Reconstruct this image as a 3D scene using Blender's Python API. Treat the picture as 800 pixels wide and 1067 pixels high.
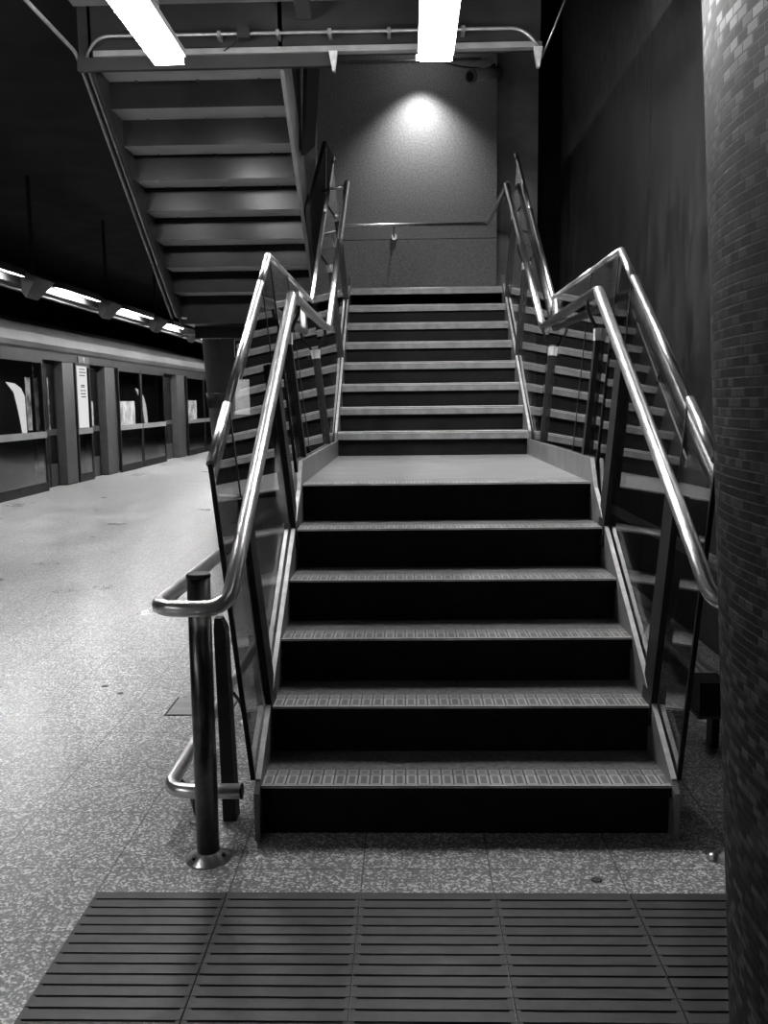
import bpy, bmesh, math, random
from mathutils import Vector, Matrix
random.seed(7)
S = bpy.context.scene
for o in list(bpy.data.objects): bpy.data.objects.remove(o)

# ------------------------------------------------------------ camera, world, exposure
cd = bpy.data.cameras.new('camera'); cam = bpy.data.objects.new('camera', cd); S.collection.objects.link(cam)
cd.sensor_fit = 'VERTICAL'; cd.sensor_height = 36.0; cd.sensor_width = 27.0
cd.lens = 940.0/1067.0*36.0; cd.clip_start = .05; cd.clip_end = 200
Rv = (0.999625468, 0.024960428, -0.011220554); Uv = (0.008108613, 0.121453895, 0.992563953); Wv = (-0.026137601, 0.992283190, -0.121206013)
cam.matrix_world = Matrix(((Rv[0], Uv[0], -Wv[0], 0), (Rv[1], Uv[1], -Wv[1], 0), (Rv[2], Uv[2], -Wv[2], 1.4868), (0, 0, 0, 1)))
S.camera = cam
wd = bpy.data.worlds.new('world'); S.world = wd; wd.use_nodes = True
wd.node_tree.nodes['Background'].inputs[0].default_value = (1, 1, 1, 1)
wd.node_tree.nodes['Background'].inputs[1].default_value = 0.012
S.view_settings.view_transform = 'Standard'; S.view_settings.look = 'None'
S.view_settings.gamma = 1; S.view_settings.use_curve_mapping = False
S.view_settings.exposure = 0.0
E_STAIR = 118.0      # luminaires over the stair
E_PLAT = 145.0       # luminaires over the platform
P_SPOT = 170.0      # wall washer in the stairwell

# ------------------------------------------------------------ materials
def newmat(n):
    m = bpy.data.materials.new(n); m.use_nodes = True; nt = m.node_tree
    return m, nt, nt.nodes['Principled BSDF']
def g(v): return (v, v, v, 1)
def noise_mat(name, a, b, scale=20, rough=.5, metal=0, detail=4, stretch=(1, 1, 1), bump=0, rvar=0, spec=.3, lo=.35, hi=.65):
    m, nt, p = newmat(name); N = nt.nodes; L = nt.links
    tc = N.new('ShaderNodeTexCoord'); mp = N.new('ShaderNodeMapping'); mp.inputs['Scale'].default_value = stretch
    nz = N.new('ShaderNodeTexNoise'); nz.inputs['Scale'].default_value = scale; nz.inputs['Detail'].default_value = detail
    L.new(tc.outputs['Object'], mp.inputs[0]); L.new(mp.outputs[0], nz.inputs['Vector'])
    mr = N.new('ShaderNodeMapRange'); mr.inputs[1].default_value = lo; mr.inputs[2].default_value = hi
    mr.inputs[3].default_value = a; mr.inputs[4].default_value = b
    L.new(nz.outputs['Fac'], mr.inputs[0]); L.new(mr.outputs[0], p.inputs['Base Color'])
    p.inputs['Metallic'].default_value = metal; p.inputs['Roughness'].default_value = rough
    p.inputs['Specular IOR Level'].default_value = spec
    if rvar:
        m2 = N.new('ShaderNodeMapRange'); m2.inputs[1].default_value = lo; m2.inputs[2].default_value = hi
        m2.inputs[3].default_value = rough-rvar; m2.inputs[4].default_value = rough+rvar
        L.new(nz.outputs['Fac'], m2.inputs[0]); L.new(m2.outputs[0], p.inputs['Roughness'])
    if bump:
        bn = N.new('ShaderNodeBump'); bn.inputs['Strength'].default_value = bump; bn.inputs['Distance'].default_value = .01
        L.new(nz.outputs['Fac'], bn.inputs['Height']); L.new(bn.outputs[0], p.inputs['Normal'])
    return m
def emit(name, s, c=1.0):
    m = bpy.data.materials.new(name); m.use_nodes = True; nt = m.node_tree; nt.nodes.clear()
    o = nt.nodes.new('ShaderNodeOutputMaterial'); e = nt.nodes.new('ShaderNodeEmission')
    e.inputs[0].default_value = g(c); e.inputs[1].default_value = s; nt.links.new(e.outputs[0], o.inputs[0]); return m
def emit_noise(name, lo, hi, scale):
    m = emit(name, 1); nt = m.node_tree; e = [n for n in nt.nodes if n.type == 'EMISSION'][0]
    tc = nt.nodes.new('ShaderNodeTexCoord'); nz = nt.nodes.new('ShaderNodeTexNoise'); nz.inputs['Scale'].default_value = scale
    mr = nt.nodes.new('ShaderNodeMapRange'); mr.inputs[1].default_value = .35; mr.inputs[2].default_value = .62
    mr.inputs[3].default_value = lo; mr.inputs[4].default_value = hi
    nt.links.new(tc.outputs['Object'], nz.inputs['Vector']); nt.links.new(nz.outputs['Fac'], mr.inputs[0]); nt.links.new(mr.outputs[0], e.inputs[1]); return m
def glass_mat(name, tint, gain=1.0, rough=0.0, power=4.2, f0=.06):
    m = bpy.data.materials.new(name); m.use_nodes = True; nt = m.node_tree; nt.nodes.clear(); N = nt.nodes; L = nt.links
    o = N.new('ShaderNodeOutputMaterial'); mix = N.new('ShaderNodeMixShader'); t = N.new('ShaderNodeBsdfTransparent'); gl = N.new('ShaderNodeBsdfGlossy')
    t.inputs[0].default_value = g(tint); gl.inputs['Roughness'].default_value = rough; gl.inputs[0].default_value = g(gain)
    lw = N.new('ShaderNodeLayerWeight'); lw.inputs[0].default_value = .5
    pw = N.new('ShaderNodeMath'); pw.operation = 'POWER'; pw.inputs[1].default_value = power
    ma = N.new('ShaderNodeMath'); ma.operation = 'MULTIPLY_ADD'; ma.inputs[1].default_value = 1-f0; ma.inputs[2].default_value = f0; ma.use_clamp = True
    L.new(lw.outputs['Facing'], pw.inputs[0]); L.new(pw.outputs[0], ma.inputs[0]); L.new(ma.outputs[0], mix.inputs[0])
    L.new(t.outputs[0], mix.inputs[1]); L.new(gl.outputs[0], mix.inputs[2]); L.new(mix.outputs[0], o.inputs[0]); return m

M = {}
M['steel'] = noise_mat('brushed_steel', .68, .8, 30, .3, 1, stretch=(1, 1, 1))
M['steel_dark'] = noise_mat('dark_steel', .09, .13, 30, .3, 1)
M['black'] = noise_mat('black_steel', .006, .012, 12, .55, 0, spec=.25)
M['riser'] = noise_mat('black_riser', .0025, .006, 9, .6, 0, spec=.15)
M['fascia'] = noise_mat('step_edge_metal', .15, .22, 14, .45, .2)
M['edge'] = noise_mat('bright_edge_metal', .55, .75, 20, .3, .5)
M['tread'] = noise_mat('tread_terrazzo', .06, .15, 60, .38, 0)
M['landing'] = noise_mat('landing_floor', .15, .22, 4, .36, 0, stretch=(1, 8, 1))
M['stringer'] = noise_mat('stringer_plate', .13, .18, 8, .4, .3)
M['soffit'] = noise_mat('brightened_soffit', .42, .5, 5, .45)  # brightness of the lit tread undersides put into the colour
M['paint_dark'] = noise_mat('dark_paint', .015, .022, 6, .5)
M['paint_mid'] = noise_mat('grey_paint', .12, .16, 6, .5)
M['ceiling'] = noise_mat('ceiling_panel', .11, .14, 5, .6)
M['hall_ceiling'] = noise_mat('hall_ceiling', .02, .03, 2, .9, spec=.1)
M['riser_back'] = noise_mat('riser_back', .01, .015, 4, .25, 0, spec=.14)  # same folded plate as the soffit, its shaded faces coloured near black
M['panel_black'] = noise_mat('black_cladding', .008, .014, 5, .8, spec=.1)
M['pale_wall'] = noise_mat('pale_wall', .4, .55, 9, .6)
M['side_wall_upper'] = noise_mat('side_wall_upper', .05, .1, 9, .45, 0, detail=8)
M['beam_flange'] = noise_mat('beam_flange', .16, .2, 12, .5)
M['conduit'] = noise_mat('galvanised_conduit', .3, .4, 20, .4, .7)
M['back_wall'] = noise_mat('back_wall', .17, .27, 55, .55, 0, detail=6, bump=.15)
M['side_wall'] = noise_mat('side_wall', .01, .026, 3.0, .42, 0, detail=10, stretch=(1, 3, 1), rvar=.06, bump=.1, spec=.25)
M['metal_panel'] = noise_mat('metal_panel', .2, .36, 1.6, .45, .0, stretch=(1, 1, 2))
M['column'] = noise_mat('column_dark', .01, .016, 8, .45)
M['psd_frame'] = noise_mat('door_frame', .006, .01, 5, .5, 0, spec=.1)
M['psd_grey'] = noise_mat('door_pillar', .035, .045, 5, .5, 0, spec=.2)
M['psd_bar'] = noise_mat('door_bar', .17, .2, 5, .4, .2)
M['psd_header'] = noise_mat('door_header', .035, .06, 1.5, .5, .0, spec=.2)
M['train'] = noise_mat('train_body', .02, .03, 3, .35)
M['white'] = noise_mat('white_board', .7, .75, 3, .5)
M['ink'] = noise_mat('ink', .02, .025, 3, .5)
M['glass'] = glass_mat('balustrade_glass', .72, .95, 0.0, 3.2, .07)
M['psd_glass'] = glass_mat('door_glass', .62, .7, .03, 4.0, .07)
M['lamp'] = emit('stair_lamp', E_STAIR); M['plamp'] = emit('platform_lamp', E_PLAT)
M['window'] = emit_noise('lit_window', 1.4, 4.0, 3.2); M['window_dim'] = emit_noise('dim_window', .15, 1.2, 5)
M['screen'] = emit('lit_arch', 2.4)
M['housing'] = noise_mat('lamp_housing', .2, .25, 5, .5)
M['notice'] = emit('lit_notice', .75); M['notice2'] = emit('board_added_glow', 1.6)  # the second is a plain board, glow added so it reads bright

def floor_material():
    m, nt, p = newmat('terrazzo_floor'); N = nt.nodes; L = nt.links
    tc = N.new('ShaderNodeTexCoord')
    v = N.new('ShaderNodeTexVoronoi'); v.inputs['Scale'].default_value = 150
    mz = N.new('ShaderNodeMapping'); mz.inputs['Location'].default_value = (.013, .017, .0371); L.new(tc.outputs['Object'], mz.inputs[0]); L.new(mz.outputs[0], v.inputs['Vector'])
    v2 = N.new('ShaderNodeTexNoise'); v2.inputs['Scale'].default_value = 1.3; v2.inputs['Detail'].default_value = 3; L.new(tc.outputs['Object'], v2.inputs['Vector'])
    sp = N.new('ShaderNodeSeparateColor'); L.new(v.outputs['Color'], sp.inputs[0])
    cr = N.new('ShaderNodeValToRGB'); e = cr.color_ramp.elements
    e[0].position = 0; e[0].color = g(.085); e[1].position = .62; e[1].color = g(.155)
    x = e.new(.76); x.color = g(.36); x = e.new(.92); x.color = g(.55)
    L.new(sp.outputs[0], cr.inputs[0])
    mp = N.new('ShaderNodeMapping'); mp.inputs['Location'].default_value = (.9634, -2.328, 0); L.new(tc.outputs['Object'], mp.inputs[0])
    bk = N.new('ShaderNodeTexBrick'); bk.offset = 0; bk.squash = 1; bk.inputs['Scale'].default_value = 1
    bk.inputs['Brick Width'].default_value = .4055; bk.inputs['Row Height'].default_value = .403
    bk.inputs['Mortar Size'].default_value = .0026; bk.inputs['Mortar Smooth'].default_value = .2; bk.inputs['Bias'].default_value = -.6
    bk.inputs['Color1'].default_value = g(1); bk.inputs['Color2'].default_value = g(1); bk.inputs['Mortar'].default_value = g(.16)
    L.new(mp.outputs[0], bk.inputs['Vector'])
    mx = N.new('ShaderNodeMix'); mx.data_type = 'RGBA'; mx.blend_type = 'MULTIPLY'; mx.inputs[0].default_value = 1
    L.new(cr.outputs[0], mx.inputs[6]); L.new(bk.outputs['Color'], mx.inputs[7])
    mr = N.new('ShaderNodeMapRange'); mr.inputs[1].default_value = .3; mr.inputs[2].default_value = .7; mr.inputs[3].default_value = .85; mr.inputs[4].default_value = 1.1
    L.new(v2.outputs['Fac'], mr.inputs[0])
    mx2 = N.new('ShaderNodeMix'); mx2.data_type = 'RGBA'; mx2.blend_type = 'MULTIPLY'; mx2.inputs[0].default_value = 1
    L.new(mx.outputs[2], mx2.inputs[6]); L.new(mr.outputs[0], mx2.inputs[7]); L.new(mx2.outputs[2], p.inputs['Base Color'])
    r = N.new('ShaderNodeMapRange'); r.inputs[1].default_value = .3; r.inputs[2].default_value = .7; r.inputs[3].default_value = .27; r.inputs[4].default_value = .36
    L.new(v2.outputs['Fac'], r.inputs[0]); L.new(r.outputs[0], p.inputs['Roughness'])
    return m
M['floor'] = floor_material()
def nosing_material(name, RH, hi):
    m, nt, p = newmat(name); N = nt.nodes; L = nt.links
    tc = N.new('ShaderNodeTexCoord')
    def brick(w, h, mort, c, mc, off=0):
        b = N.new('ShaderNodeTexBrick'); b.offset = 0; b.inputs['Scale'].default_value = 1; b.inputs['Brick Width'].default_value = w; b.inputs['Row Height'].default_value = h
        b.inputs['Mortar Size'].default_value = mort; b.inputs['Mortar Smooth'].default_value = 0; b.inputs['Color1'].default_value = g(c); b.inputs['Color2'].default_value = g(c*.7); b.inputs['Mortar'].default_value = g(mc)
        L.new(tc.outputs['Object'], b.inputs['Vector']); return b
    a = brick(.0415, RH, .0026, .40, .02); b = brick(.0415, RH, .010, .5, hi)
    mx = N.new('ShaderNodeMix'); mx.data_type = 'RGBA'; mx.blend_type = 'MULTIPLY'; mx.inputs[0].default_value = 1
    L.new(a.outputs['Color'], mx.inputs[6]); L.new(b.outputs['Color'], mx.inputs[7]); L.new(mx.outputs[2], p.inputs['Base Color'])
    p.inputs['Roughness'].default_value = .3; p.inputs['Metallic'].default_value = .3
    bn = N.new('ShaderNodeBump'); bn.inputs['Strength'].default_value = .5; bn.inputs['Distance'].default_value = .003
    L.new(a.outputs['Color'], bn.inputs['Height']); L.new(bn.outputs[0], p.inputs['Normal'])
    return m
M['nosing'] = nosing_material('nosing_cells', .084, 1.3); M['nosing_back'] = nosing_material('nosing_back_cells', .045, .8)
def mosaic_material():
    m, nt, p = newmat('mosaic_tile'); N = nt.nodes; L = nt.links
    uv = N.new('ShaderNodeUVMap'); p.inputs['Specular IOR Level'].default_value = .12
    b = N.new('ShaderNodeTexBrick'); b.offset = .5; b.inputs['Scale'].default_value = 1; b.inputs['Brick Width'].default_value = .024; b.inputs['Row Height'].default_value = .0125
    b.inputs['Mortar Size'].default_value = .0013; b.inputs['Mortar Smooth'].default_value = .2
    b.inputs['Color1'].default_value = g(.006); b.inputs['Color2'].default_value = g(.1); b.inputs['Mortar'].default_value = g(.02); b.inputs['Bias'].default_value = -.4
    L.new(uv.outputs[0], b.inputs['Vector']); L.new(b.outputs['Color'], p.inputs['Base Color'])
    mr = N.new('ShaderNodeMapRange'); mr.inputs[1].default_value = .02; mr.inputs[2].default_value = .075; mr.inputs[3].default_value = .55; mr.inputs[4].default_value = .3
    L.new(b.outputs['Color'], mr.inputs[0]); L.new(mr.outputs[0], p.inputs['Roughness'])
    bn = N.new('ShaderNodeBump'); bn.inputs['Strength'].default_value = .6; bn.inputs['Distance'].default_value = .002
    L.new(b.outputs['Fac'], bn.inputs['Height']); bn.invert = True; L.new(bn.outputs[0], p.inputs['Normal'])
    return m
M['mosaic'] = mosaic_material()
M['mat'] = noise_mat('dark_ribbed_tile', .014, .024, 14, .5, 0)
M['groove'] = noise_mat('tile_groove', .004, .007, 14, .7, 0)

# ------------------------------------------------------------ mesh helpers
class MB:
    def __init__(s): s.bm = bmesh.new()
    def box(s, x0, x1, y0, y1, z0, z1):
        v = [s.bm.verts.new(p) for p in ((x0,y0,z0),(x1,y0,z0),(x1,y1,z0),(x0,y1,z0),(x0,y0,z1),(x1,y0,z1),(x1,y1,z1),(x0,y1,z1))]
        for f in ((0,3,2,1),(4,5,6,7),(0,1,5,4),(1,2,6,5),(2,3,7,6),(3,0,4,7)): s.bm.faces.new([v[i] for i in f])
        return s
    def hexa(s, a, b):     # two matching quads -> closed solid
        A = [s.bm.verts.new(p) for p in a]; B = [s.bm.verts.new(p) for p in b]; n = len(A)
        s.bm.faces.new(A[::-1]); s.bm.faces.new(B)
        for i in range(n): s.bm.faces.new([A[i], A[(i+1) % n], B[(i+1) % n], B[i]])
        return s
    def yz(s, pts, x0, x1): return s.hexa([(x0, a, b) for a, b in pts], [(x1, a, b) for a, b in pts])
    def xz(s, pts, y0, y1): return s.hexa([(a, y0, b) for a, b in pts], [(a, y1, b) for a, b in pts])
    def tube(s, pts, r, n=16, cap=True, bend=0):
        P = [Vector(p) for p in pts]
        if bend:
            Q = [P[0]]
            for i in range(1, len(P)-1):
                a = (P[i-1]-P[i]); b = (P[i+1]-P[i]); d = min(bend, a.length*.48, b.length*.48)
                p0 = P[i]+a.normalized()*d; p1 = P[i]+b.normalized()*d
                for k in range(9):
                    t = k/8; Q.append(p0*(1-t)**2+P[i]*2*t*(1-t)+p1*t*t)
            Q.append(P[-1]); P = Q
        T = []
        for i in range(len(P)):
            a = P[max(i-1, 0)]; b = P[min(i+1, len(P)-1)]; T.append((b-a).normalized())
        up = Vector((0, 0, 1)) if abs(T[0].z) < .9 else Vector((1, 0, 0))
        u = (up-T[0]*up.dot(T[0])).normalized(); rings = []
        for i, p in enumerate(P):
            t = T[i]; u = (u-t*u.dot(t)).normalized(); w = t.cross(u); sc = 1
            if 0 < i < len(P)-1:
                c = (P[i]-P[i-1]).normalized().dot((P[i+1]-P[i]).normalized())
            rings.append([s.bm.verts.new(p+(u*math.cos(2*math.pi*k/n)+w*math.sin(2*math.pi*k/n))*r) for k in range(n)])
        for a, b in zip(rings, rings[1:]):
            for k in range(n):
                f = s.bm.faces.new([a[k], a[(k+1) % n], b[(k+1) % n], b[k]]); f.smooth = True
        if cap: s.bm.faces.new(rings[0][::-1]); s.bm.faces.new(rings[-1])
        return s
    def lathe(s, cx, cy, prof, n=48, uv=False):
        uvl = s.bm.loops.layers.uv.new('UVMap') if uv else None; rings = []
        for r, z in prof: rings.append([s.bm.verts.new((cx+r*math.cos(2*math.pi*k/n), cy+r*math.sin(2*math.pi*k/n), z)) for k in range(n)])
        for i, (a, b) in enumerate(zip(rings, rings[1:])):
            for k in range(n):
                f = s.bm.faces.new([a[k], a[(k+1) % n], b[(k+1) % n], b[k]]); f.smooth = True
                if uv:
                    c = 2*math.pi*prof[0][0]*1.05
                    for l, (uu, zz) in zip(f.loops, ((k/n*c, prof[i][1]), ((k+1)/n*c, prof[i][1]), ((k+1)/n*c, prof[i+1][1]), (k/n*c, prof[i+1][1]))): l[uvl].uv = (uu, zz)
        s.bm.faces.new(rings[0][::-1]); s.bm.faces.new(rings[-1]); return s
    def build(s, name, mat, parent=None, origin=None, bevel=0):
        bmesh.ops.recalc_face_normals(s.bm, faces=s.bm.faces[:])
        if bevel: bmesh.ops.bevel(s.bm, geom=[e for e in s.bm.edges], offset=bevel, segments=2, affect='EDGES', profile=.6)
        if origin is None and parent is None:
            xs = [v.co for v in s.bm.verts]
            lo = Vector([min(c[i] for c in xs) for i in range(3)]); hi = Vector([max(c[i] for c in xs) for i in range(3)])
            origin = (0, 0, 0)
        me = bpy.data.meshes.new(name); 
        if origin is not None and tuple(origin) != (0, 0, 0): bmesh.ops.translate(s.bm, verts=s.bm.verts[:], vec=-Vector(origin))
        s.bm.to_mesh(me); s.bm.free(); me.materials.append(mat if not isinstance(mat, str) else M[mat])
        o = bpy.data.objects.new(name, me); S.collection.objects.link(o)
        loc = Vector(origin or (0, 0, 0))
        if parent is not None:
            o.parent = parent; pl = Vector(parent.location); q = parent.parent
            while q is not None: pl += Vector(q.location); q = q.parent
            loc -= pl
        o.location = loc
        return o
def thing(name, label, cat, loc=(0, 0, 0), group=None):
    o = bpy.data.objects.new(name, None); S.collection.objects.link(o); o.location = loc; o.empty_display_size = .1
    o['label'] = label; o['category'] = cat
    if group: o['group'] = group
    return o
def tag(o, label, cat, group=None):
    o['label'] = label; o['category'] = cat
    if group: o['group'] = group
    return o
def struct(o): o['kind'] = 'structure'; return o

# ------------------------------------------------------------ key dimensions
XL, XR = -.512, .888
Y1, G1, R1 = 2.946, .2868, .1816
ZL, YF, YB = 1.0896, 4.380, 6.680
G2, R2 = .262, .1803
ZT = ZL+8*R2; YT = YB+7*G2
B1 = R1/G1; B2 = R2/G2
n1 = lambda y: ZL+(y-YF)*B1            # nosing line, lower flight
n2 = lambda y: ZL+R2+(y-YB)*B2         # nosing line, upper flight

# ------------------------------------------------------------ setting
struct(MB().box(-6.55, 3.2, -4, 40, -.2, 0).build('floor', 'floor'))
struct(MB().box(1.8, 2.0, -3.5, 6.945, 0, 4.135).build('wall_right', 'side_wall'))
struct(MB().box(1.8, 2.0, 6.955, 12, 0, 4.135).build('wall_right_rear', 'side_wall'))
struct(MB().box(1.83, 2.0, 6.9, 7.0, 0, 4.2).build('trim_1', 'panel_black'))
struct(MB().box(1.81, 2.0, -3.5, 12, 4.145, 7).build('wall_right_upper', 'side_wall_upper'))
struct(MB().box(-2.6, 1.044, 10.65, 10.95, 2.3, 3.33).build('wall_back', 'back_wall'))
struct(MB().box(-2.6, 1.044, 10.653, 10.95, 3.337, 7).build('wall_back_upper', 'back_wall'))
struct(MB().box(-.5, 1.044, 10.68, 10.95, 0, 2.3).build('wall_back_lower', 'back_wall'))
struct(MB().box(-1.14, -.99, 10.4, 10.65, 2.6, 7).build('wall_pier', 'pale_wall'))
struct(MB().box(1.52, 1.8, 10.9, 10.99, 0, 7).build('wall_recess_corner', 'panel_black'))  # wall blackened: darkness of the recess corner put into its colour
struct(MB().box(1.044, 1.52, 10.76, 10.95, 0, 7).build('wall_recess', 'metal_panel'))
struct(MB().box(-2.6, 2.0, 6.6, 12, 7, 7.2).build('ceiling_stairwell', 'hall_ceiling'))
struct(MB().box(-2.9, -2.7, 6.62, 12, 4.63, 7).build('wall_stairwell', 'paint_dark'))
struct(MB().box(-2.26, 1.8, -3.5, 6.5, 4.2, 4.4).build('ceiling', 'ceiling'))
struct(MB().box(-9.5, -2.27, -4, 40, 4.62, 4.8).build('ceiling_platform', 'hall_ceiling'))
struct(MB().box(-9.5, 3.2, 40, 40.2, -1, 4.8).build('wall_far', 'paint_dark'))
struct(MB().box(-9.7, -9.5, -4, 40, -1.2, 4.8).build('wall_trackside', 'hall_ceiling'))
struct(MB().box(-9.5, -6.55, -4, 40, -1.3, -1.1).build('floor_trackbed', 'hall_ceiling'))

# header beams closing the ceiling in front of the stairwell
b = thing('ceiling_beam', 'deep dark steel beam with pale flange across the ceiling over the stairs', 'beam', (0, 6.5, 3.76))
MB().box(-2.24, .93, 6.50, 6.56, 3.86, 4.2).build('web', 'paint_dark', b)
MB().box(-2.12, .93, 6.44, 6.50, 3.85, 3.887).build('flange', 'beam_flange', b)
MB().box(-2.24, -.49, 6.46, 6.50, 3.765, 3.85).build('lower_plate', 'paint_dark', b)
t = thing('ceiling_purlin', 'pale flat steel purlin under the ceiling in front of the deep beam', 'beam', (0, 5.9, 4.2))
MB().box(-2.2, 1.6, 5.72, 5.84, 4.13, 4.2).build('plate', 'beam_flange', t)
t = thing('hanger_bracket', 'dark slotted hanger strap under the ceiling left of the lit lamp over the stairs', 'bracket', (-.73, 6.2, 4.2))
MB().hexa([(-.72, 6.02, 4.2), (-.62, 6.02, 4.2), (-.62, 6.32, 4.2), (-.72, 6.32, 4.2)], [(-.72, 6.02, 4.16), (-.62, 6.02, 4.16), (-.62, 6.42, 4.05), (-.72, 6.42, 4.05)]).build('strap', 'paint_dark', t)

c = thing('beam_conduit', 'thin steel conduit clipped along the ceiling beam and down the overhead flight', 'conduit', (0, 6.42, 3.96))
MB().tube([(-2.1, 8.76, 2.30), (-2.2, 8.76, 2.31), (-2.2, 6.5, 3.86), (-2.08, 6.42, 3.97), (.80, 6.42, 3.965), (.93, 6.42, 3.82)], .011, 8, bend=.12).build('tube', 'conduit', c)
for x in (-1.75, -1.25, -.85, -.5, -.1, .4): MB().box(x-.012, x+.012, 6.405, 6.50, 3.945, 3.985).build('clip', 'conduit', c)
MB().box(-1.12, -1.04, 6.38, 6.45, 3.93, 4.0).build('junction_box', 'paint_dark', c)
MB().tube([(-1.08, 6.40, 3.97), (-1.15, 6.42, 3.9), (-1.22, 6.42, 3.86)], .005, 6, bend=.05).build('cable', 'black', c)
p = MB().tube([(-2.26, 1.0, 3.9), (-2.26, 6.5, 3.9), (-2.25, 8.8, 2.31)], .013, 8, bend=.06).build('edge_pipe', 'conduit')
tag(p, 'straight thin pipe along the left ceiling edge, bending down beside the overhead flight', 'pipe')
for i, (x, lab) in enumerate(((-.478, 'small bright steel lug under the beam beside the overhead flight'), (.90, 'small bright steel lug under the right end of the ceiling beam'))):
    o = MB().hexa([(x-.03, 6.40, 3.84), (x+.03, 6.40, 3.84), (x+.03, 6.44, 3.84), (x-.03, 6.44, 3.84)], [(x-.005, 6.40, 3.71), (x+.012, 6.40, 3.71), (x+.012, 6.44, 3.71), (x-.005, 6.44, 3.71)]).build('steel_lug', 'edge')  # pale metal stands in for light caught on these lugs
    tag(o, lab, 'bracket')
o = MB().tube([(.93, 6.45, 3.78), (1.1, 6.35, 4.19)], .006, 6).build('stay_wire', 'conduit'); tag(o, 'thin wire stay from the right end of the ceiling beam to the ceiling', 'wire')

# ------------------------------------------------------------ luminaires
def luminaire(x0, x1, y0, y1, z, label, mat='lamp', ceil=4.2, grp='fluorescent lamps over the stairs'):
    t = thing('fluorescent_lamp', label, 'lamp', ((x0+x1)/2, (y0+y1)/2, z), grp)
    MB().box(x0, x1, y0, y1, z, z+.05).build('diffuser', mat, t)
    MB().box(x0-.012, x1+.012, y0-.012, y1+.012, z+.05, z+.09).build('housing', 'housing', t)
    for y in (y0+.25, y1-.25): MB().box((x0+x1)/2-.012, (x0+x1)/2+.012, y-.012, y+.012, z+.09, ceil).build('hanger', 'conduit', t)
luminaire(-1.56, -1.38, 4.45, 5.92, 3.6, 'long glaring fluorescent lamp hanging at top left in front of the overhead flight')
luminaire(.10, .30, 4.45, 5.96, 3.6, 'long glaring fluorescent lamp hanging right of centre above the stairs')
luminaire(-2.6, -2.4, 4.55, 5.15, 3.6, 'glaring lamp cut off by the top left corner of the picture', ceil=4.62)

t = thing('wall_washer', 'small bright lamp hanging close to the back wall and lighting it downwards', 'lamp', (.19, 10.35, 5.2))
MB().box(.13, .23, 10.1, 10.3, 5.15, 5.32).build('diffuser', emit('washer', 6), t)
MB().box(.11, .25, 10.08, 10.32, 5.32, 5.36).build('housing', 'housing', t)
MB().box(.18, .2, 10.24, 10.26, 5.36, 7.0).build('hanger', 'conduit', t)
ld = bpy.data.lights.new('washer_spot', 'SPOT'); ld.energy = P_SPOT; ld.spot_size = math.radians(105); ld.spot_blend = 1.0; ld.shadow_soft_size = .05
lo = bpy.data.objects.new('washer_spot', ld); S.collection.objects.link(lo); lo.parent = t; lo.location = (-.01, .0, -.07)
lo.rotation_euler = (math.radians(4), 0, 0)
t = thing('column_washer', 'lamp above the picture lighting the top of the mosaic column', 'lamp', (.2, 1.9, 3.1))
MB().box(.1, .3, 1.8, 2.0, 3.1, 3.2).build('housing', 'housing', t); MB().box(.19, .21, 1.89, 1.91, 3.2, 4.2).build('hanger', 'conduit', t)
MB().box(.13, .27, 1.83, 1.97, 3.09, 3.1).build('diffuser', emit('column_washer', 4), t)
ld = bpy.data.lights.new('column_spot', 'SPOT'); ld.energy = 4200; ld.spot_size = math.radians(50); ld.spot_blend = .8; ld.shadow_soft_size = .06
lo = bpy.data.objects.new('column_spot', ld); S.collection.objects.link(lo); lo.parent = t; lo.location = (0, 0, -.03)
lo.rotation_euler = (Vector((.52, 1.12, 2.56))-Vector((.2, 1.9, 3.07))).to_track_quat('-Z', 'Y').to_euler()

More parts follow.
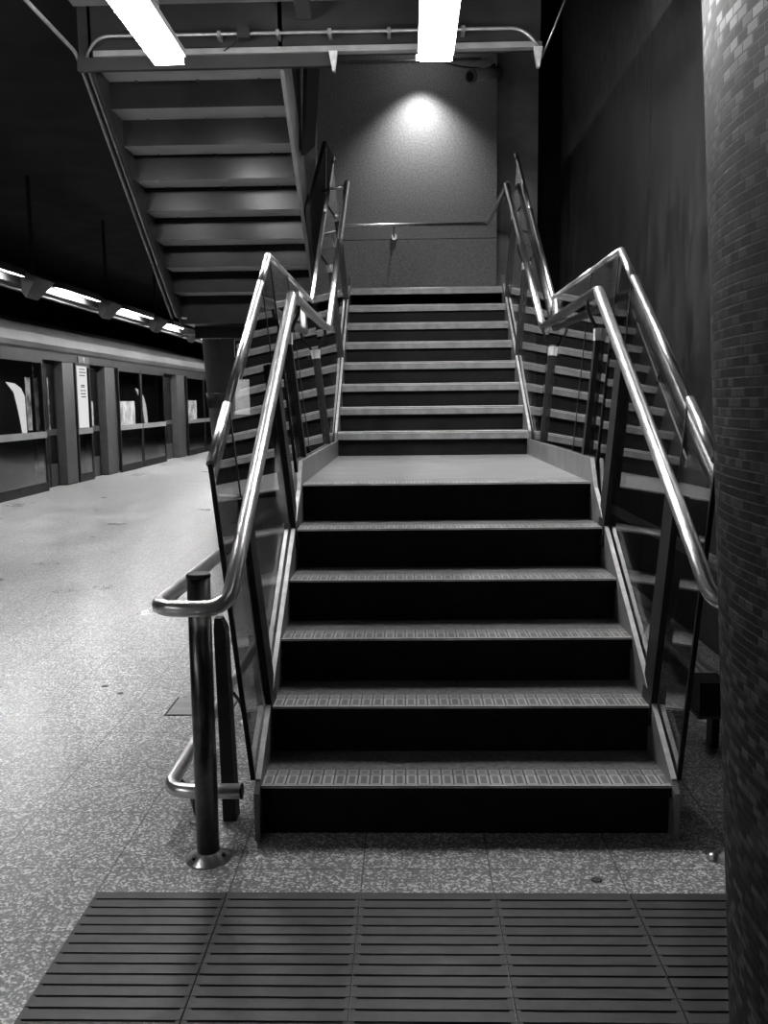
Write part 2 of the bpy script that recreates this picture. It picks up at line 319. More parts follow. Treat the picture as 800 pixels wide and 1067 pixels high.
# platform luminaires in a dark trough
tr = thing('lamp_trough', 'long dark trough carrying the lamps above the platform screen doors', 'trough', (-5.2, 18, 3.1))
MB().box(-5.42, -5.26, -2, 38, 3.13, 3.34).build('channel', 'paint_dark', tr)
MB().box(-5.45, -5.42, -2, 38, 3.08, 3.34).build('back_plate', 'hall_ceiling', tr)
MB().box(-5.42, -5.38, -2, 38, 3.09, 3.13).build('edge_strip', 'beam_flange', tr)
ORD = ['nearest', 'second', 'third', 'fourth', 'fifth', 'sixth', 'seventh', 'eighth', 'ninth', 'tenth', 'eleventh']
ys = [.0, 3.1+.1, 6.3, 9.4, 10.55, 13.5, 16.6, 19.7, 22.8, 25.9, 29.0, 32.1]
ys = [.0, 3.1, 6.2, 9.3-1.9, 10.4, 13.5, 16.6, 19.7, 22.8, 25.9, 29.0]
for i, y in enumerate([-5.0, -2.0, 7.8, 10.5, 13.5, 16.6, 19.7, 22.8, 25.9, 29.0]):
    L = ['glowing platform lamp cut by the left picture edge', 'longest glowing lamp left of the leftmost pipe over the platform', 'glowing platform lamp between the longest one and the one beside the column', 'short glowing platform lamp just left of the tapered column']
    lab = {3: L[0], 4: L[1], 5: L[2], 6: L[3]}.get(i, 'platform lamp outside the picture, number %s along the trough' % ORD[i])
    t = thing('platform_lamp', lab, 'lamp', (-5.1, y+.75, 3.2), 'platform lamps in the trough')
    MB().hexa([(-5.22, y, 3.23), (-5.02, y, 3.17), (-5.02, y+1.52, 3.17), (-5.22, y+1.52, 3.23)], [(-5.22, y, 3.234), (-5.02, y, 3.174), (-5.02, y+1.52, 3.174), (-5.22, y+1.52, 3.234)]).build('diffuser', 'plamp', t)
    MB().hexa([(-5.25, y-.03, 3.236), (-5.0, y-.03, 3.172), (-5.0, y+1.55, 3.172), (-5.25, y+1.55, 3.236)], [(-5.25, y-.03, 3.33), (-5.0, y-.03, 3.27), (-5.0, y+1.55, 3.27), (-5.25, y+1.55, 3.33)]).build('housing', 'paint_dark', t)
    MB().hexa([(-5.25, y-1.1, 3.32), (-5.0, y-1.1, 3.22), (-5.0, y-.45, 3.22), (-5.25, y-.45, 3.32)], [(-5.25, y-1.0, 3.02), (-5.2, y-1.0, 2.96), (-5.2, y-.6, 2.96), (-5.25, y-.6, 3.02)]).build('bracket', 'paint_dark', t)
    MB().box(-5.2, -5.16, y-.8, y-.75, 3.26, 4.62).build('hanger', 'hall_ceiling', t)
t = thing('platform_lamp', 'glowing lamp seen between the column and the left glass balustrade', 'lamp', (-3.5, 21.5, 3.2))
MB().box(-3.66, -3.42, 20.3, 23.2, 3.216, 3.22).build('diffuser', 'plamp', t); MB().box(-3.7, -3.38, 20.27, 23.23, 3.22, 3.3).build('housing', 'paint_dark', t)
MB().box(-3.56, -3.52, 21.6, 21.65, 3.3, 4.62).build('hanger', 'hall_ceiling', t)

# ------------------------------------------------------------ main staircase
st = thing('staircase', 'two-flight stair with dark open-looking risers, bright step edges and a middle landing', 'staircase', (.188, Y1, 0))
def nosing(y, z):
    MB().box(XL, XR, y, y+.012, z-.04, z-.006).build('step_edge', 'riser', st)  # black here: shade on the lower step edges put into the colour
    MB().yz([(y, z-.006), (y+.005, z+.0015), (y+.012, z+.0015), (y+.012, z-.006)], XL, XR).build('edge_trim', 'edge', st)
    MB().box(XL, XR, y+.012, y+.096, z-.02, z+.0015).build('nosing', 'nosing', st, origin=(XL, y+.012, z))
    MB().box(XL, XR, y+.096, y+.141, z-.02, z+.0012).build('nosing_back', 'nosing_back', st, origin=(XL, y+.096, z))
for i in range(5):
    z = (i+1)*R1; y = Y1+i*G1
    MB().box(XL, XR, y+.002, y+G1+.035, z-.04, z).build('tread', 'tread', st)
    nosing(y, z)
for i in range(6):
    z = (i+1)*R1; y = Y1+i*G1
    MB().box(XL, XR, y+.03, y+.05, z-R1, z-.04).build('riser', 'riser', st)
nosing(YF, ZL)
MB().box(XL, XR, YF+.09, YB+.05, ZL-.12, ZL-.0005).build('landing', 'landing', st)
MB().box(XL, XR, YF+.002, YF+.09, ZL-.04, ZL).build('landing', 'landing', st)
for i in range(8):
    z = ZL+(i+1)*R2; y = YB+i*G2
    if i < 7: MB().box(XL, XR, y+.004, y+G2+.035, z-.05, z-.004).build('tread', 'tread', st)
    MB().box(XL, XR, y, y+.02, z-.06, z-.005).build('step_edge', 'fascia', st)
    MB().yz([(y-.003, z-.014), (y+.016, z), (y+.03, z), (y+.03, z-.006), (y+.006, z-.016)], XL, XR).build('edge_trim', 'edge', st)
    MB().box(XL, XR, y+.03, y+.05, z-R2, z-.05).build('riser', 'riser', st)
MB().hexa([(-.6, YT+.03, ZT-.2), (XR+.1, YT+.03, ZT-.2), (XR+.1, 10.64, ZT-.2), (-2.2, 10.64, ZT-.2), (-2.2, 8.83, ZT-.2), (-.6, 8.83, ZT-.2)],
          [(-.6, YT+.03, ZT-.001), (XR+.1, YT+.03, ZT-.001), (XR+.1, 10.64, ZT-.001), (-2.2, 10.64, ZT-.001), (-2.2, 8.83, ZT-.001), (-.6, 8.83, ZT-.001)]).build('upper_landing', 'landing', st)
MB().box(-2.2, -.61, 8.80, 8.825, ZT-.2, ZT).build('landing_edge', 'riser_back', st)
for sx, a, bb in ((-1, XL-.018, XL), (1, XR, XR+.018)):
    # lower stringer: saw-tooth capped plate, one small peak per step
    top = [(Y1-.035, .0), (Y1-.035, .17)]
    top += [(Y1+.01, n1(Y1)+.02)]
    top += [(YF-.08, n1(YF-.08)+.03), (YF+.02, ZL+.115), (YB-.05, ZL+.115), (YB-.05, ZL-.2), (YF+.1, ZL-.2), (Y1+.25, 0)]
    MB().yz(top, a, bb).build('stringer', 'stringer', st)
    top = [(YB-.06, ZL-.05), (YB-.06, n2(YB-.06)+.03), (YT-.03, n2(YT-.03)+.035), (YT+.05, ZT+.11), (YT+.09, ZT+.11), (YT+.09, ZT-.2)]
    MB().yz(top, a, bb).build('stringer', 'stringer', st)
    # light caught on the stringer edges, put in as bright strips
    rim = MB()
    rim.hexa([(a, YF-.08, n1(YF-.08)+.03), (bb, YF-.08, n1(YF-.08)+.03), (bb, YF+.02, ZL+.115), (a, YF+.02, ZL+.115)],
             [(a, YF-.085, n1(YF-.08)+.033), (bb, YF-.085, n1(YF-.08)+.033), (bb, YF+.015, ZL+.118), (a, YF+.015, ZL+.118)])
    rim.build('stringer_glint', 'edge', st)
    MB().hexa([(a, Y1+.01, n1(Y1)+.02), (bb, Y1+.01, n1(Y1)+.02), (bb, YF-.08, n1(YF-.08)+.03), (a, YF-.08, n1(YF-.08)+.03)],
              [(a, Y1+.008, n1(Y1)+.024), (bb, Y1+.008, n1(Y1)+.024), (bb, YF-.082, n1(YF-.08)+.034), (a, YF-.082, n1(YF-.08)+.034)]).build('stringer_glint', 'edge', st)
    MB().hexa([(a, YB-.05, n2(YB-.05)+.03), (bb, YB-.05, n2(YB-.05)+.03), (bb, YT-.03, n2(YT-.03)+.035), (a, YT-.03, n2(YT-.03)+.035)],
              [(a, YB-.052, n2(YB-.05)+.034), (bb, YB-.052, n2(YB-.05)+.034), (bb, YT-.032, n2(YT-.03)+.039), (a, YT-.032, n2(YT-.03)+.039)]).build('stringer_glint', 'edge', st)
MB().box(-.45, -.25, 5.3, 5.5, 0, ZL-.12).build('support', 'paint_dark', st)
MB().box(.6, .8, 5.3, 5.5, 0, ZL-.12).build('support', 'paint_dark', st)

# ------------------------------------------------------------ balustrades
def balustrade(side, label, name='glass_balustrade'):
    s = -1 if side == 'L' else 1
    xb = (XL-.022) if s < 0 else (XR+.022)
    xt = -.645 if s < 0 else 1.005
    t = thing(name, label, 'balustrade', (xb, YF, 0))
    cap = lambda y: n1(y)+1.09 if y <= YF else (ZL+1.09 if y < 6.34 else ZL+1.09+(y-6.34)*B2)
    def base(y):
        if y <= YF: return max(n1(y)+.0, .06)
        if y < YB: return ZL+.06
        return n2(y)+.0
    def panel(y0, y1, zb0=None):
        g0 = .006
        a = [(xb, y0+g0, base(y0+1e-4) if zb0 is None else zb0), (xb, y1-g0, base(y1-1e-4)), (xt, y1-g0, cap(y1-1e-4)), (xt, y0+g0, cap(y0+1e-4))]
        bq = [(x+s*.012, y, z) for x, y, z in a]
        MB().hexa(a, bq).build('glass_panel', 'glass', t)
        # dark gap profile at the near edge of each pane
        h = [(xb-s*.002, y0-.008, base(y0+1e-4) if zb0 is None else zb0), (xb+s*.014, y0-.008, base(y0+1e-4) if zb0 is None else zb0), (xt+s*.014, y0-.008, cap(y0+1e-4)), (xt-s*.002, y0-.008, cap(y0+1e-4))]
        MB().hexa(h, [(x, y+.012, z) for x, y, z in h]).build('joint', 'black', t)
        # cap rail: box section on the pane's top edge
        d = .02
        q0 = (y0+g0, cap(y0+1e-4)); q1 = (y1-g0, cap(y1-1e-4))
        MB().tube([(xt+s*.006, q0[0], q0[1]), (xt+s*.006, q1[0], q1[1])], .017, 12).build('cap_rail', 'steel', t)
    for y0, y1 in ((2.97, 3.28), (3.28, 4.13), (4.13, YF)): panel(y0, y1)
    for y0, y1 in ((YF, 5.02), (5.02, 6.34)): panel(y0, y1)
    # upper flight
    def panel2(y0, y1):
        a = [(xb, y0+.006, max(n2(y0), ZL+.06)), (xb, y1-.006, n2(y1)), (xt, y1-.006, cap(y1)), (xt, y0+.006, cap(y0))]
        MB().hexa(a, [(x+s*.012, y, z) for x, y, z in a]).build('glass_panel', 'glass', t)
        MB().tube([(xt+s*.006, y0+.006, cap(y0)), (xt+s*.006, y1-.006, cap(y1))], .017, 12).build('cap_rail', 'steel', t)
    for y0, y1 in ((6.35, 7.55), (7.55, 8.42)): panel2(y0, y1)
    MB().tube([(xt+s*.006, 8.43, cap(8.43)), (xt+s*.006, 8.56, cap(8.56))], .017, 12).build('cap_rail', 'steel', t)
    # leaning dark posts
    def post(y, zb, zt, w=.05, clip=True):
        f = lambda z, z0, z1: xb+(xt-xb)*(z-z0)/(z1-z0)
        z0 = base(y); z1 = cap(y)
        x0 = f(zb, z0, z1); x1 = f(zt, z0, z1); i = -s*.012
        a = [(x0+i-.012, y-w/2, zb), (x0+i+.012, y-w/2, zb), (x0+i+.012, y+w/2, zb), (x0+i-.012, y+w/2, zb)]
        b2 = [(x1+i-.012, y-w/2, zt), (x1+i+.012, y-w/2, zt), (x1+i+.012, y+w/2, zt), (x1+i-.012, y+w/2, zt)]
        o = MB().hexa(a, b2).build('post', 'black', t)
        if clip:
            MB().box(x1+i-.016, x1+i+.016, y-w/2-.003, y+w/2+.003, zt-.02, zt+.04).build('post_clip', 'edge', o)
            xr = -.54 if s < 0 else .905
            zr = zt+.17
            MB().tube([(x1+i, y, zt+.02), (xr, y, zr-.03), (xr, y, zr)], .009, 8, bend=.03).build('rail_arm', 'black', o)
    post(4.62, ZL+.12, 1.80, .045); post(6.1, ZL+.12, 1.80, .045)
    post(4.12, n1(4.12)-.1, 1.66, .12, False); post(3.28, n1(3.28)-.1, n1(3.28)+.75, .12, False)
    post(7.5, n2(7.5), n2(7.5)+.72, .06); post(8.3, n2(8.3), n2(8.3)+.72, .06)
    return t
balustrade('L', 'left outward-leaning glass balustrade with steel cap rails, beside the platform')
balustrade('R', 'right outward-leaning glass balustrade with steel cap rails, beside the dark wall')

# ------------------------------------------------------------ handrails
RR = .0255
hl = thing('handrail', 'left round steel handrail looping around the steel post at the stair foot', 'handrail', (-.54, YF, 0))
MB().tube([(-.54, YF-.02, ZL+.9), (-.54, 2.80, .985), (-.555, 2.70, .862), (-.785, 2.70, .862), (-.785, 5.1, .862)], RR, 20, bend=.1).build('lower_rail', 'steel', hl)
MB().tube([(-.54, YF-.03, ZL+.905), (-.54, YF+.01, ZL+.905), (-.54, 6.36, ZL+.9), (-.54, 6.41, ZL+.92)], RR, 20).build('landing_rail', 'steel', hl)
MB().tube([(-.54, 6.38, ZL+.9), (-.53, 8.54, ZL+.9+(8.54-6.38)*B2)], RR, 20).build('upper_rail', 'steel', hl)
MB().tube([(-.53, 8.54, 3.45), (-.757, 8.59, 3.42)], .014, 12).build('return_rail', 'steel', hl)
hr = thing('handrail', 'right round steel handrail, kinked at the landing and running down behind the mosaic column', 'handrail', (.905, YF, 0))
MB().tube([(.905, YF-.02, ZL+.905), (.905, 2.80, .985), (.92, 2.70, .868), (1.16, 2.70, .868), (1.16, 5.1, .868)], RR, 20, bend=.1).build('lower_rail', 'steel', hr)
MB().tube([(.905, YF-.03, ZL+.905), (.905, YF+.01, ZL+.905), (.945, 6.36, ZL+.9), (.945, 6.41, ZL+.92)], RR, 20).build('landing_rail', 'steel_dark', hr)
MB().tube([(.945, 6.38, ZL+.9), (.925, 8.54, 3.44)], RR, 20).build('upper_rail', 'steel', hr)
MB().tube([(.925, 8.52, 3.44), (.93, 10.5, 3.47)], .02, 16).build('level_rail', 'steel', hr)
wr = thing('wall_handrail', 'horizontal steel handrail fixed across the back wall at the top landing', 'handrail', (0, 10.52, 3.47))
MB().tube([(.935, 10.52, 3.47), (-2.1, 10.52, 3.47)], .02, 16).build('rail', 'steel', wr)
for x in (-.13, -1.3): MB().tube([(x, 10.65, 3.36), (x, 10.56, 3.36), (x, 10.52, 3.45)], .009, 8, bend=.03).build('wall_bracket', 'steel', wr); MB().tube([(x, 10.65, 3.36), (x, 10.63, 3.36)], .035, 16).build('wall_rose', 'steel', wr)

def low_rail(s, x_end, x_out, y0, label):
    t = thing('low_rail', label, 'rail', (x_out, y0, 0))
    MB().tube([(x_end, y0, .172), (x_out, y0, .172), (x_out, 6.2, .172)], RR, 20, bend=.1).build('tube', 'steel', t)
    MB().tube([(x_end+s*.001, y0, .172), (x_end-s*.004, y0, .172)], RR+.001, 20).build('end_cap', 'black', t)
    for y in (y0+.14, 4.05, 5.3):
        x = x_out-s*.03
        MB().tube([(x_out, y, .17), (x_out-s*.03, y, .13), (x_out-s*.05, y, .10), (x_out-s*.07, y, .012)], .009, 8, bend=.03).build('foot', 'steel_dark', t)
        MB().lathe(x_out-s*.07, y, [(.032, 0), (.032, .008), (.012, .02)], 20).build('foot_disc', 'steel', t)
low_rail(-1, -.575, -.835, 2.93, 'low horizontal steel rail with black end cap near the floor at left')
low_rail(1, 1.08, 1.45, 2.93, 'low steel rail behind the mosaic column at right')

def post(x, y, z, label, disc=.075):
    t = thing('steel_post', label, 'post', (x, y, 0))
    MB().tube([(x, y, 0), (x, y, z-.012)], .037, 32).build('tube', 'steel_dark', t)
    MB().lathe(x, y, [(.0385, z-.014), (.0385, z-.004), (.034, z)], 32).build('top_cap', 'black', t)
    c = MB().lathe(x, y, [(disc, 0), (disc, .004), (.039, .026), (.038, .028)], 40).build('base_flange', 'steel', t)
    for a in (225, 345, 105):
        MB().lathe(x+.055*math.cos(math.radians(a)), y+.055*math.sin(math.radians(a)), [(.006, .012), (.006, .024)], 8).build('screw', 'black', c)
post(-.665, 2.80, .955, 'round steel post on a conical floor flange at the stair foot, left')
post(1.06, 2.80, .955, 'steel post hidden behind the mosaic column')
t = thing('steel_post', 'thinner dark post just behind the flanged post at the stair foot', 'post', (-.655, 3.10, 0))
MB().hexa([(-.670, 3.06, 0), (-.622, 3.06, 0), (-.622, 3.13, 0), (-.670, 3.13, 0)], [(-.680, 3.06, .70), (-.640, 3.06, .70), (-.640, 3.13, .70), (-.680, 3.13, .70)]).build('body', 'black', t)
MB().hexa([(-.680, 3.06, .70), (-.640, 3.06, .70), (-.640, 3.13, .70), (-.680, 3.13, .70)], [(-.680, 3.075, .74), (-.655, 3.075, .74), (-.655, 3.115, .74), (-.680, 3.115, .74)]).build('tip', 'black', t)
o = MB().lathe(.985, 2.80, [(.022, 0), (.022, .006), (.008, .022)], 16).build('floor_disc', 'steel'); tag(o, 'tiny bright metal disc on the floor at the foot of the mosaic column', 'floor fitting')
t = thing('black_box', 'small black box low behind the right side of the stair foot', 'box', (1.2, 3.75, 0))
MB().box(1.22, 1.34, 3.7, 3.85, .16, .30).build('body', 'black', t); MB().box(1.215, 1.345, 3.695, 3.855, .145, .16).build('base_strip', 'steel_dark', t); MB().box(1.29, 1.32, 3.74, 3.81, 0, .145).build('leg', 'black', t)

# ------------------------------------------------------------ overhead flight, climbing towards the viewer
of = thing('overhead_stair', 'underside of the upper stair flight, folded grey steel steps climbing towards the viewer', 'staircase', (-1.5, 8.5, 2.33))
zu = lambda y: 2.46+(8.58-y)*.6885
ny = 10; prof = []
y = 8.60; z = 2.46
y0 = 6.599+.262*8; 
for k in range(8):
    ya = 6.599+.2725*k; z = 3.829-.1877*k
    MB().box(-2.15, -.86, ya+.006, ya+.2725, z, z+.02).build('tread_soffit', 'soffit', of)
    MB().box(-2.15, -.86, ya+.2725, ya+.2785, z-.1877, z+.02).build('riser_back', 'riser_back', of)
    if k < 7:
        for x in (-1.95, -1.5, -1.05): MB().box(x-.01, x+.01, ya+.255, ya+.2725, z-.012, z).build('bolt', 'paint_dark', of)
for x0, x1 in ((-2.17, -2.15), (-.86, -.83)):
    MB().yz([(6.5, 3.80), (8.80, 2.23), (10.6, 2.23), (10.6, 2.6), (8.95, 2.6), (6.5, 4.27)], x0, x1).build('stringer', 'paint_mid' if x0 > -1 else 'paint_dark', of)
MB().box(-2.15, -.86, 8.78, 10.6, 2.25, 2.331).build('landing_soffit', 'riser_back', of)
MB().box(-2.15, -.86, 9.3, 9.4, 2.15, 2.25).build('cross_beam', 'paint_dark', of)
t = thing('side_panel', 'dark slanted metal cladding panel hanging at the right side of the overhead flight', 'panel', (-.8, 7.9, 3.9))
MB().yz([(7.26, 3.39), (7.55, 4.19), (8.70, 4.56), (8.07, 3.68)], -.80, -.77).build('sheet', 'panel_black', t)
t = thing('side_panel', 'tall dark pointed metal panel beside the foot of the overhead flight', 'panel', (-.8, 8.9, 2.53))
MB().yz([(7.45, 3.02), (9.17, 4.02), (10.1, 4.12), (9.75, 3.6), (8.75, 2.56), (8.5, 2.56), (7.95, 2.40)], -.80, -.765).build('sheet', 'panel_black', t)
MB().yz([(9.05, 3.9), (9.12, 3.94), (8.65, 2.6), (8.5, 2.5)], -.765, -.757).build('trim_strip', 'steel_dark', t)
# ------------------------------------------------------------ security camera
t = thing('security_camera', 'grey bullet security camera on a bracket at the top right of the back wall', 'camera', (.85, 10.1, 4.95))
P = Vector((1.0, 10.25, 5.0)); Q = Vector((.70, 9.95, 4.86)); dv = (Q-P).normalized()
MB().tube([P, Q], .062, 20).build('body', 'pale_wall', t)
MB().tube([Q-dv*.02, Q+dv*.015], .068, 20).build('lens_hood', 'housing', t)
MB().tube([Q+dv*.012, Q+dv*.019], .05, 20).build('lens', 'black', t)
MB().tube([P+dv*.12+Vector((0, 0, .05)), P+dv*.08+Vector((.03, .08, .12)), (.98, 10.65, 5.12)], .014, 8, bend=.05).build('bracket', 'paint_dark', t)
MB().tube([(.98, 10.63, 5.16), (.6, 10.62, 5.2), (.3, 10.6, 5.28)], .006, 6, bend=.1).build('cable', 'paint_dark', t)
o = MB().tube([(-.7, 10.6, 5.26), (.85, 10.6, 5.27)], .012, 8).build('wall_conduit', 'conduit'); tag(o, 'thin horizontal conduit high across the back wall below the beam', 'conduit')

# ------------------------------------------------------------ columns
cc = thing('round_column', 'dark tapered round column on the platform beyond the left balustrade', 'column', (-2.62, 14.5, 0))
MB().lathe(-2.62, 14.5, [(.455, .06), (.64, 2.9), (.74, 4.62)], 64).build('shaft', 'column', cc)
MB().lathe(-2.62, 14.5, [(.50, 0), (.50, .05), (.46, .065)], 64).build('base_ring', 'psd_bar', cc)
bm = MB()
for k in range(120):
    if (k % 30) in (0, 1): continue
    a = 2*math.pi*k/120; r = .553; bm.tube([(-2.62+r*math.cos(a), 14.5+r*math.sin(a), 1.42), (-2.62+(r+.02)*math.cos(a), 14.5+(r+.02)*math.sin(a), 1.66)], .005, 5)
bm.build('ribbed_band', 'column', cc)
mc = thing('mosaic_column', 'huge dark tapered column clad in small mosaic tiles at the right picture edge', 'column', (1.10, 1.107, 0))
MB().lathe(1.10, 1.107, [(.61+.0565*i*.35, .0+i*.35) for i in range(13)], 128, uv=True).build('tile_cladding', 'mosaic', mc)

# ------------------------------------------------------------ signs on the round column
def flat(name, mat, parent, x0, x1, z0, z1, y, d=.012): return MB().box(x0, x1, y, y+d, z0, z1).build(name, mat, parent)
t = thing('heart_sign', 'small dark square sign with white border and heart on the round column', 'sign', (-2.5, 13.86, 2.2))
flat('plate', 'white', t, -2.61, -2.38, 2.19, 2.45, 13.84, .02); flat('face', 'ink', t, -2.60, -2.39, 2.20, 2.44, 13.832, .008)
hb = MB(); pts = []
for k in range(28):
    a = 2*math.pi*k/28; pts.append((-2.495+.0052*16*math.sin(a)**3, 2.325+.0052*(13*math.cos(a)-5*math.cos(2*a)-2*math.cos(3*a)-math.cos(4*a))))
hb.xz(pts, 13.828, 13.832).build('heart', 'white', t)
MB().box(-2.56, -2.43, 13.855, 13.93, 2.25, 2.40).build('mount', 'paint_dark', t)
t = thing('white_notice', 'plain white notice board with added glow, hung on the round column below the heart sign', 'notice', (-2.5, 13.86, 1.5))
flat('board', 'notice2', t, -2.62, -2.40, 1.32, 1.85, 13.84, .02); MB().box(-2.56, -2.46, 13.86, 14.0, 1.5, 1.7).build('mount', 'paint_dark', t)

# ------------------------------------------------------------ platform screen doors
PX = -6.35
hd = thing('door_header', 'long curved metal header band above the platform screen doors', 'header', (PX, 18, 2.44))
MB().xz([(PX-.3, 2.435), (PX+.02, 2.435), (PX+.03, 2.44), (PX+.07, 2.47), (PX+.09, 2.55), (PX+.07, 2.7), (PX, 2.85), (PX-.15, 2.95), (PX-.3, 2.98)], -2, 38).build('cover', 'psd_header', hd)
MB().box(PX-.3, PX+.018, -2, 38, 2.29, 2.435).build('lower_trim', 'psd_frame', hd)
def txt(s, size, loc, mat, parent):
    cu = bpy.data.curves.new('t', 'FONT'); cu.body = s; cu.size = size; cu.extrude = .002; cu.align_x = 'CENTER'; cu.align_y = 'CENTER'
    o = bpy.data.objects.new('t', cu); S.collection.objects.link(o); bpy.context.view_layer.update()
    me = bpy.data.meshes.new_from_object(o.evaluated_get(bpy.context.evaluated_depsgraph_get())); bpy.data.objects.remove(o)
    me.materials.clear(); me.materials.append(M[mat]); q = bpy.data.objects.new('numeral', me); S.collection.objects.link(q); q.parent = parent
    q.matrix_world = Matrix(((0, 0, 1, loc[0]), (1, 0, 0, loc[1]), (0, 1, 0, loc[2]), (0, 0, 0, 1)))
    q.matrix_basis = Matrix.Translation(Vector(loc)-Vector(parent.location)) @ Matrix(((0, 0, 1, 0), (1, 0, 0, 0), (0, 1, 0, 0), (0, 0, 0, 1)))
    return q
t = thing('door_number', 'white numeral 4 on the header above the white strip sign', 'sign', (PX+.03, 17.75, 2.38))
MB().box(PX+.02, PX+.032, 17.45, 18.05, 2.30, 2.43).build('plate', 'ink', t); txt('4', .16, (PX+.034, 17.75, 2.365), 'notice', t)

def pane_unit(name, label, y0, y1, x, cat, barz=.985, kick=.16, upper_only=False, barmat='psd_bar'):
    t = thing(name, label, cat, (x, (y0+y1)/2, 0), 'platform screen door panels')
    fr = MB(); w = .05
    fr.box(x-.05, x, y0, y0+w, 0, 2.288); fr.box(x-.05, x, y1-w, y1, 0, 2.288); fr.box(x-.05, x, y0+w, y1-w, 2.22, 2.288)
    fr.build('frame', 'psd_frame', t)
    MB().box(x-.05, x-.002, y0+w, y1-w, 0, kick).build('kick_plate', 'psd_grey' if kick > .2 else 'psd_frame', t)
    MB().box(x-.02, x-.012, y0+w, y1-w, kick, 2.22).build('glass_pane', 'psd_glass', t)
    MB().box(x-.01, x+.012, y0+.01, y1-.01, barz-.055, barz+.055).build('push_bar', barmat, t)
    return t
def pillar(y0, y1, label):
    t = thing('door_pillar', label, 'pillar', (PX, (y0+y1)/2, 0), 'pillars between the screen doors')
    MB().box(PX-.28, PX+.0, y0, y1, .02, 2.288).build('casing', 'psd_grey', t, bevel=.006); MB().box(PX-.26, PX-.01, y0+.01, y1-.01, 0, .02).build('plinth', 'psd_frame', t)
fixed = [(-2, 1.2, None), (1.6, 3.9, None), (4.0, 6.3, None), (8.4, 10.6, None), (10.65, 13.1, 'x'), (13.15, 15.65, 'large fixed glass screen panel with a pale bar, at the left picture edge'),
         (19.75, 21.42, 'wide fixed glass screen panel right of the second pillar'), (21.46, 23.5, 'fixed glass screen panel showing the small curved lit shape'), (25.95, 28.1, 'fixed glass screen panel next to the round column'),
         (28.15, 30.3, None), (32.5, 34.5, None)]
for y0, y1, lab in fixed:
    if y1 < 12 or lab is None and y0 < 12: continue
    pane_unit('screen_panel', lab if lab and lab != 'x' else 'fixed glass screen panel hidden from %.0f metres along the platform' % y0, y0, y1, PX+.06, 'screen panel')
doors = [(15.7, 16.25, 'narrow sliding screen door leaf beside the large panel'), (16.27, 16.68, 'thin sliding screen door leaf beside the first pillar'), (18.15, 19.0, 'sliding screen door leaf right of the white strip sign'),
         (23.55, 24.2, 'near leaf of the farther sliding screen door'), (24.22, 24.95, 'far leaf of the farther sliding screen door'), (30.35, 31.5, 'screen door leaf hidden behind the round column')]
for y0, y1, lab in doors: pane_unit('screen_door', lab, y0, y1, PX-.15, 'sliding door', kick=.42, barz=1.0, barmat='psd_grey')
for y0, y1, lab in ((16.7, 17.25, 'grey pillar left of the white strip sign between screen doors'), (19.05, 19.7, 'grey pillar between the sliding leaf and the wide fixed panel'), (25.0, 25.9, 'grey pillar nearest the round column'), (31.6, 32.4, 'grey pillar hidden behind the round column')): pillar(y0, y1, lab)
t = pane_unit('screen_panel', 'slim fixed screen panel behind the white strip sign', 17.3, 18.1, PX+.02, 'screen panel')
t = thing('strip_sign', 'tall white strip sign with dark lines of print on the slim screen panel', 'sign', (PX+.03, 17.6, 1.05))
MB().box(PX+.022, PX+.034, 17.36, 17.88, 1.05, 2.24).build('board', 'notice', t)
for z, a, c2 in ((2.17, .1, .42), (2.11, .1, .46), (2.05, .1, .4), (1.86, .16, .36), (1.83, .16, .36), (1.76, .13, .26), (1.76, .3, .4), (1.70, .13, .4), (1.64, .16, .4)):
    MB().box(PX+.034, PX+.037, 17.36+a, 17.36+c2, z, z+.022).build('print_line', 'ink', t)

# ------------------------------------------------------------ train behind the screen doors
tn = thing('train', 'dark train with lit windows standing behind the platform screen doors', 'train', (-7, 18, -1))
MB().xz([(-6.9, -.9), (-6.9, 2.0), (-7.0, 2.35), (-7.3, 2.6), (-9.2, 2.6), (-9.4, 2.0), (-9.4, -.9)], 4, 36).build('body', 'train', tn)
for k, (a, b2, z0, z1, mt) in enumerate(((19.55, 20.65, 1.0, 1.574, 'window'), (21.55, 22.85, 1.0, 1.574, 'window'), (26.1, 27.1, .96, 1.6, 'window_dim'), (28.3, 29.6, 1.0, 1.6, 'window'), (17.1, 17.65, 1.03, 2.02, 'window_dim'), (16.30, 16.85, 1.04, 2.0, 'window_dim'), (13.9, 14.3, 1.0, 1.2, 'window'))):
    MB().box(-6.9, -6.885, a, b2, z0, z1).build('window', mt, tn, bevel=0)
    MB().box(-6.898, -6.893, a-.05, b2+.05, z0-.05, z1+.05).build('window_frame', 'psd_frame', tn)
arch = [(15.50, 1.901), (15.85, 1.88), (16.1, 1.80), (16.24, 1.66), (16.25, .999), (16.06, 1.006), (15.95, 1.368), (15.80, 1.72)]
MB().yz(arch, -6.9, -6.882).build('curved_window', 'screen', tn)
arch = [(23.0, 1.90), (23.3, 1.86), (23.65, 1.70), (23.85, 1.45), (23.95, 1.0), (23.72, 1.0), (23.6, 1.35), (23.3, 1.7)]
MB().yz(arch, -6.9, -6.882).build('curved_window', 'screen', tn)
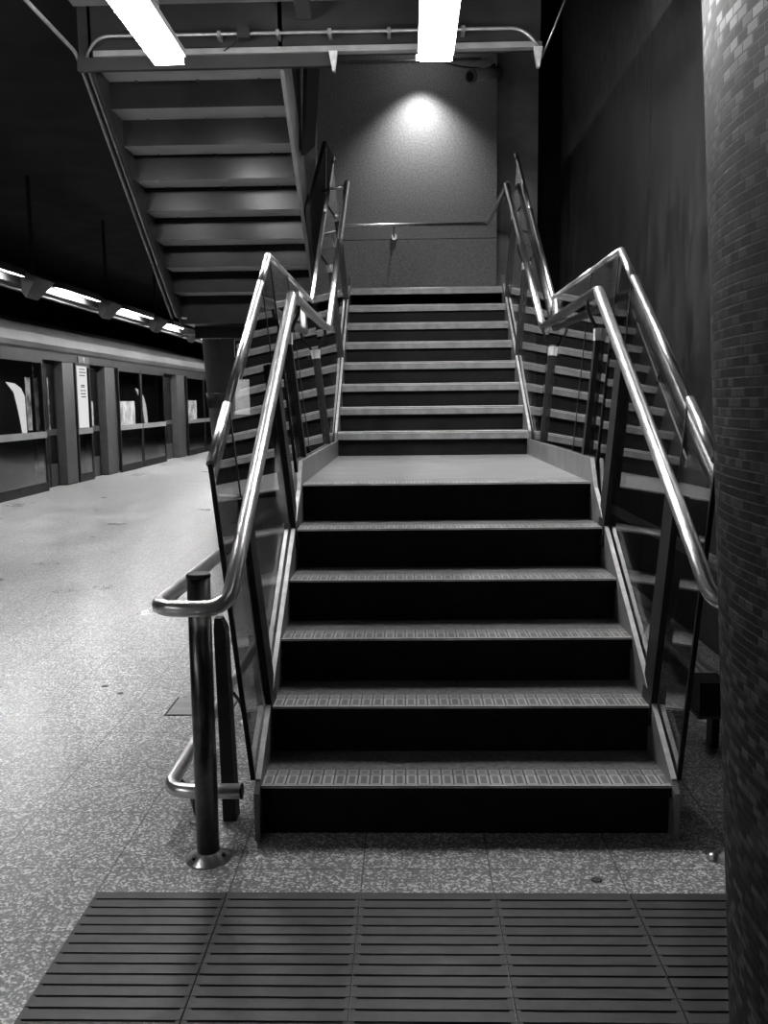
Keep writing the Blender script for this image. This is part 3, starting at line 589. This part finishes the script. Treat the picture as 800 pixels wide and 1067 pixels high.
for y in (14.9, 18.3, 25.2): MB().box(-6.9, -6.89, y, y+1.3, .05, 1.95).build('door', 'paint_dark', tn)

# ------------------------------------------------------------ ribbed floor tiles and small floor things
TS = .4055; TX = -.9634; TY = 2.585; TR = .403
rows = ['row nearest the stairs', 'second row from the stairs', 'third row from the stairs', 'row nearest the viewer']
cols = ['leftmost', 'second from the left', 'middle', 'second from the right', 'rightmost']
proto = None
for j in range(4):
    for i in range(5):
        x = TX+i*TS; y = TY-(j+1)*TR
        lab = 'dark ribbed floor tile, %s in the %s' % (cols[i], rows[j])
        if proto is None:
            t = thing('ribbed_tile', lab, 'floor tile', (x, y, 0), 'ribbed floor tiles')
            MB().box(x+.0015, x+TS-.0015, y+.0015, y+TR-.0015, 0, .002).build('base', 'groove', t)
            rb = MB(); n = 9; p_ = TR/n
            for k in range(n): rb.box(x+.003, x+TS-.003, y+k*p_+.0035, y+(k+1)*p_-.0055, .002, .0065)
            rb.box(x+.003, x+.014, y+.003, y+TR-.003, .002, .0055); rb.box(x+TS-.014, x+TS-.003, y+.003, y+TR-.003, .002, .0055)
            rb.build('ribs', 'mat', t); proto = t
        else:
            c = proto.copy(); S.collection.objects.link(c); c.location = (x, y, 0); c['label'] = lab
            for ch in proto.children:
                d = ch.copy(); S.collection.objects.link(d); d.parent = c
t = thing('floor_hatch', 'flat square access hatch set in the floor left of the stairs', 'hatch', (-1.0, 4.3, 0))
MB().box(-1.17, -.87, 4.17, 4.42, 0, .003).build('lid', 'landing', t); MB().box(-1.18, -.86, 4.16, 4.43, 0, .0015).build('rim', 'groove', t)
def spot(x, y, r, lab):
    o = MB().lathe(x, y, [(r, 0.0), (r*.8, .002)], 12).build('gum_spot', 'paint_mid' if r < .01 else 'psd_grey'); o.scale = (1, 1, 1); tag(o, lab, 'stain')
spot(.58, 2.67, .018, 'small dark flattened spot on the pale floor strip before the stairs')
spot(-1.62, 4.62, .02, 'left dark spot of the pair on the floor at far left')
spot(-1.5, 4.5, .017, 'right dark spot of the pair on the floor at far left')
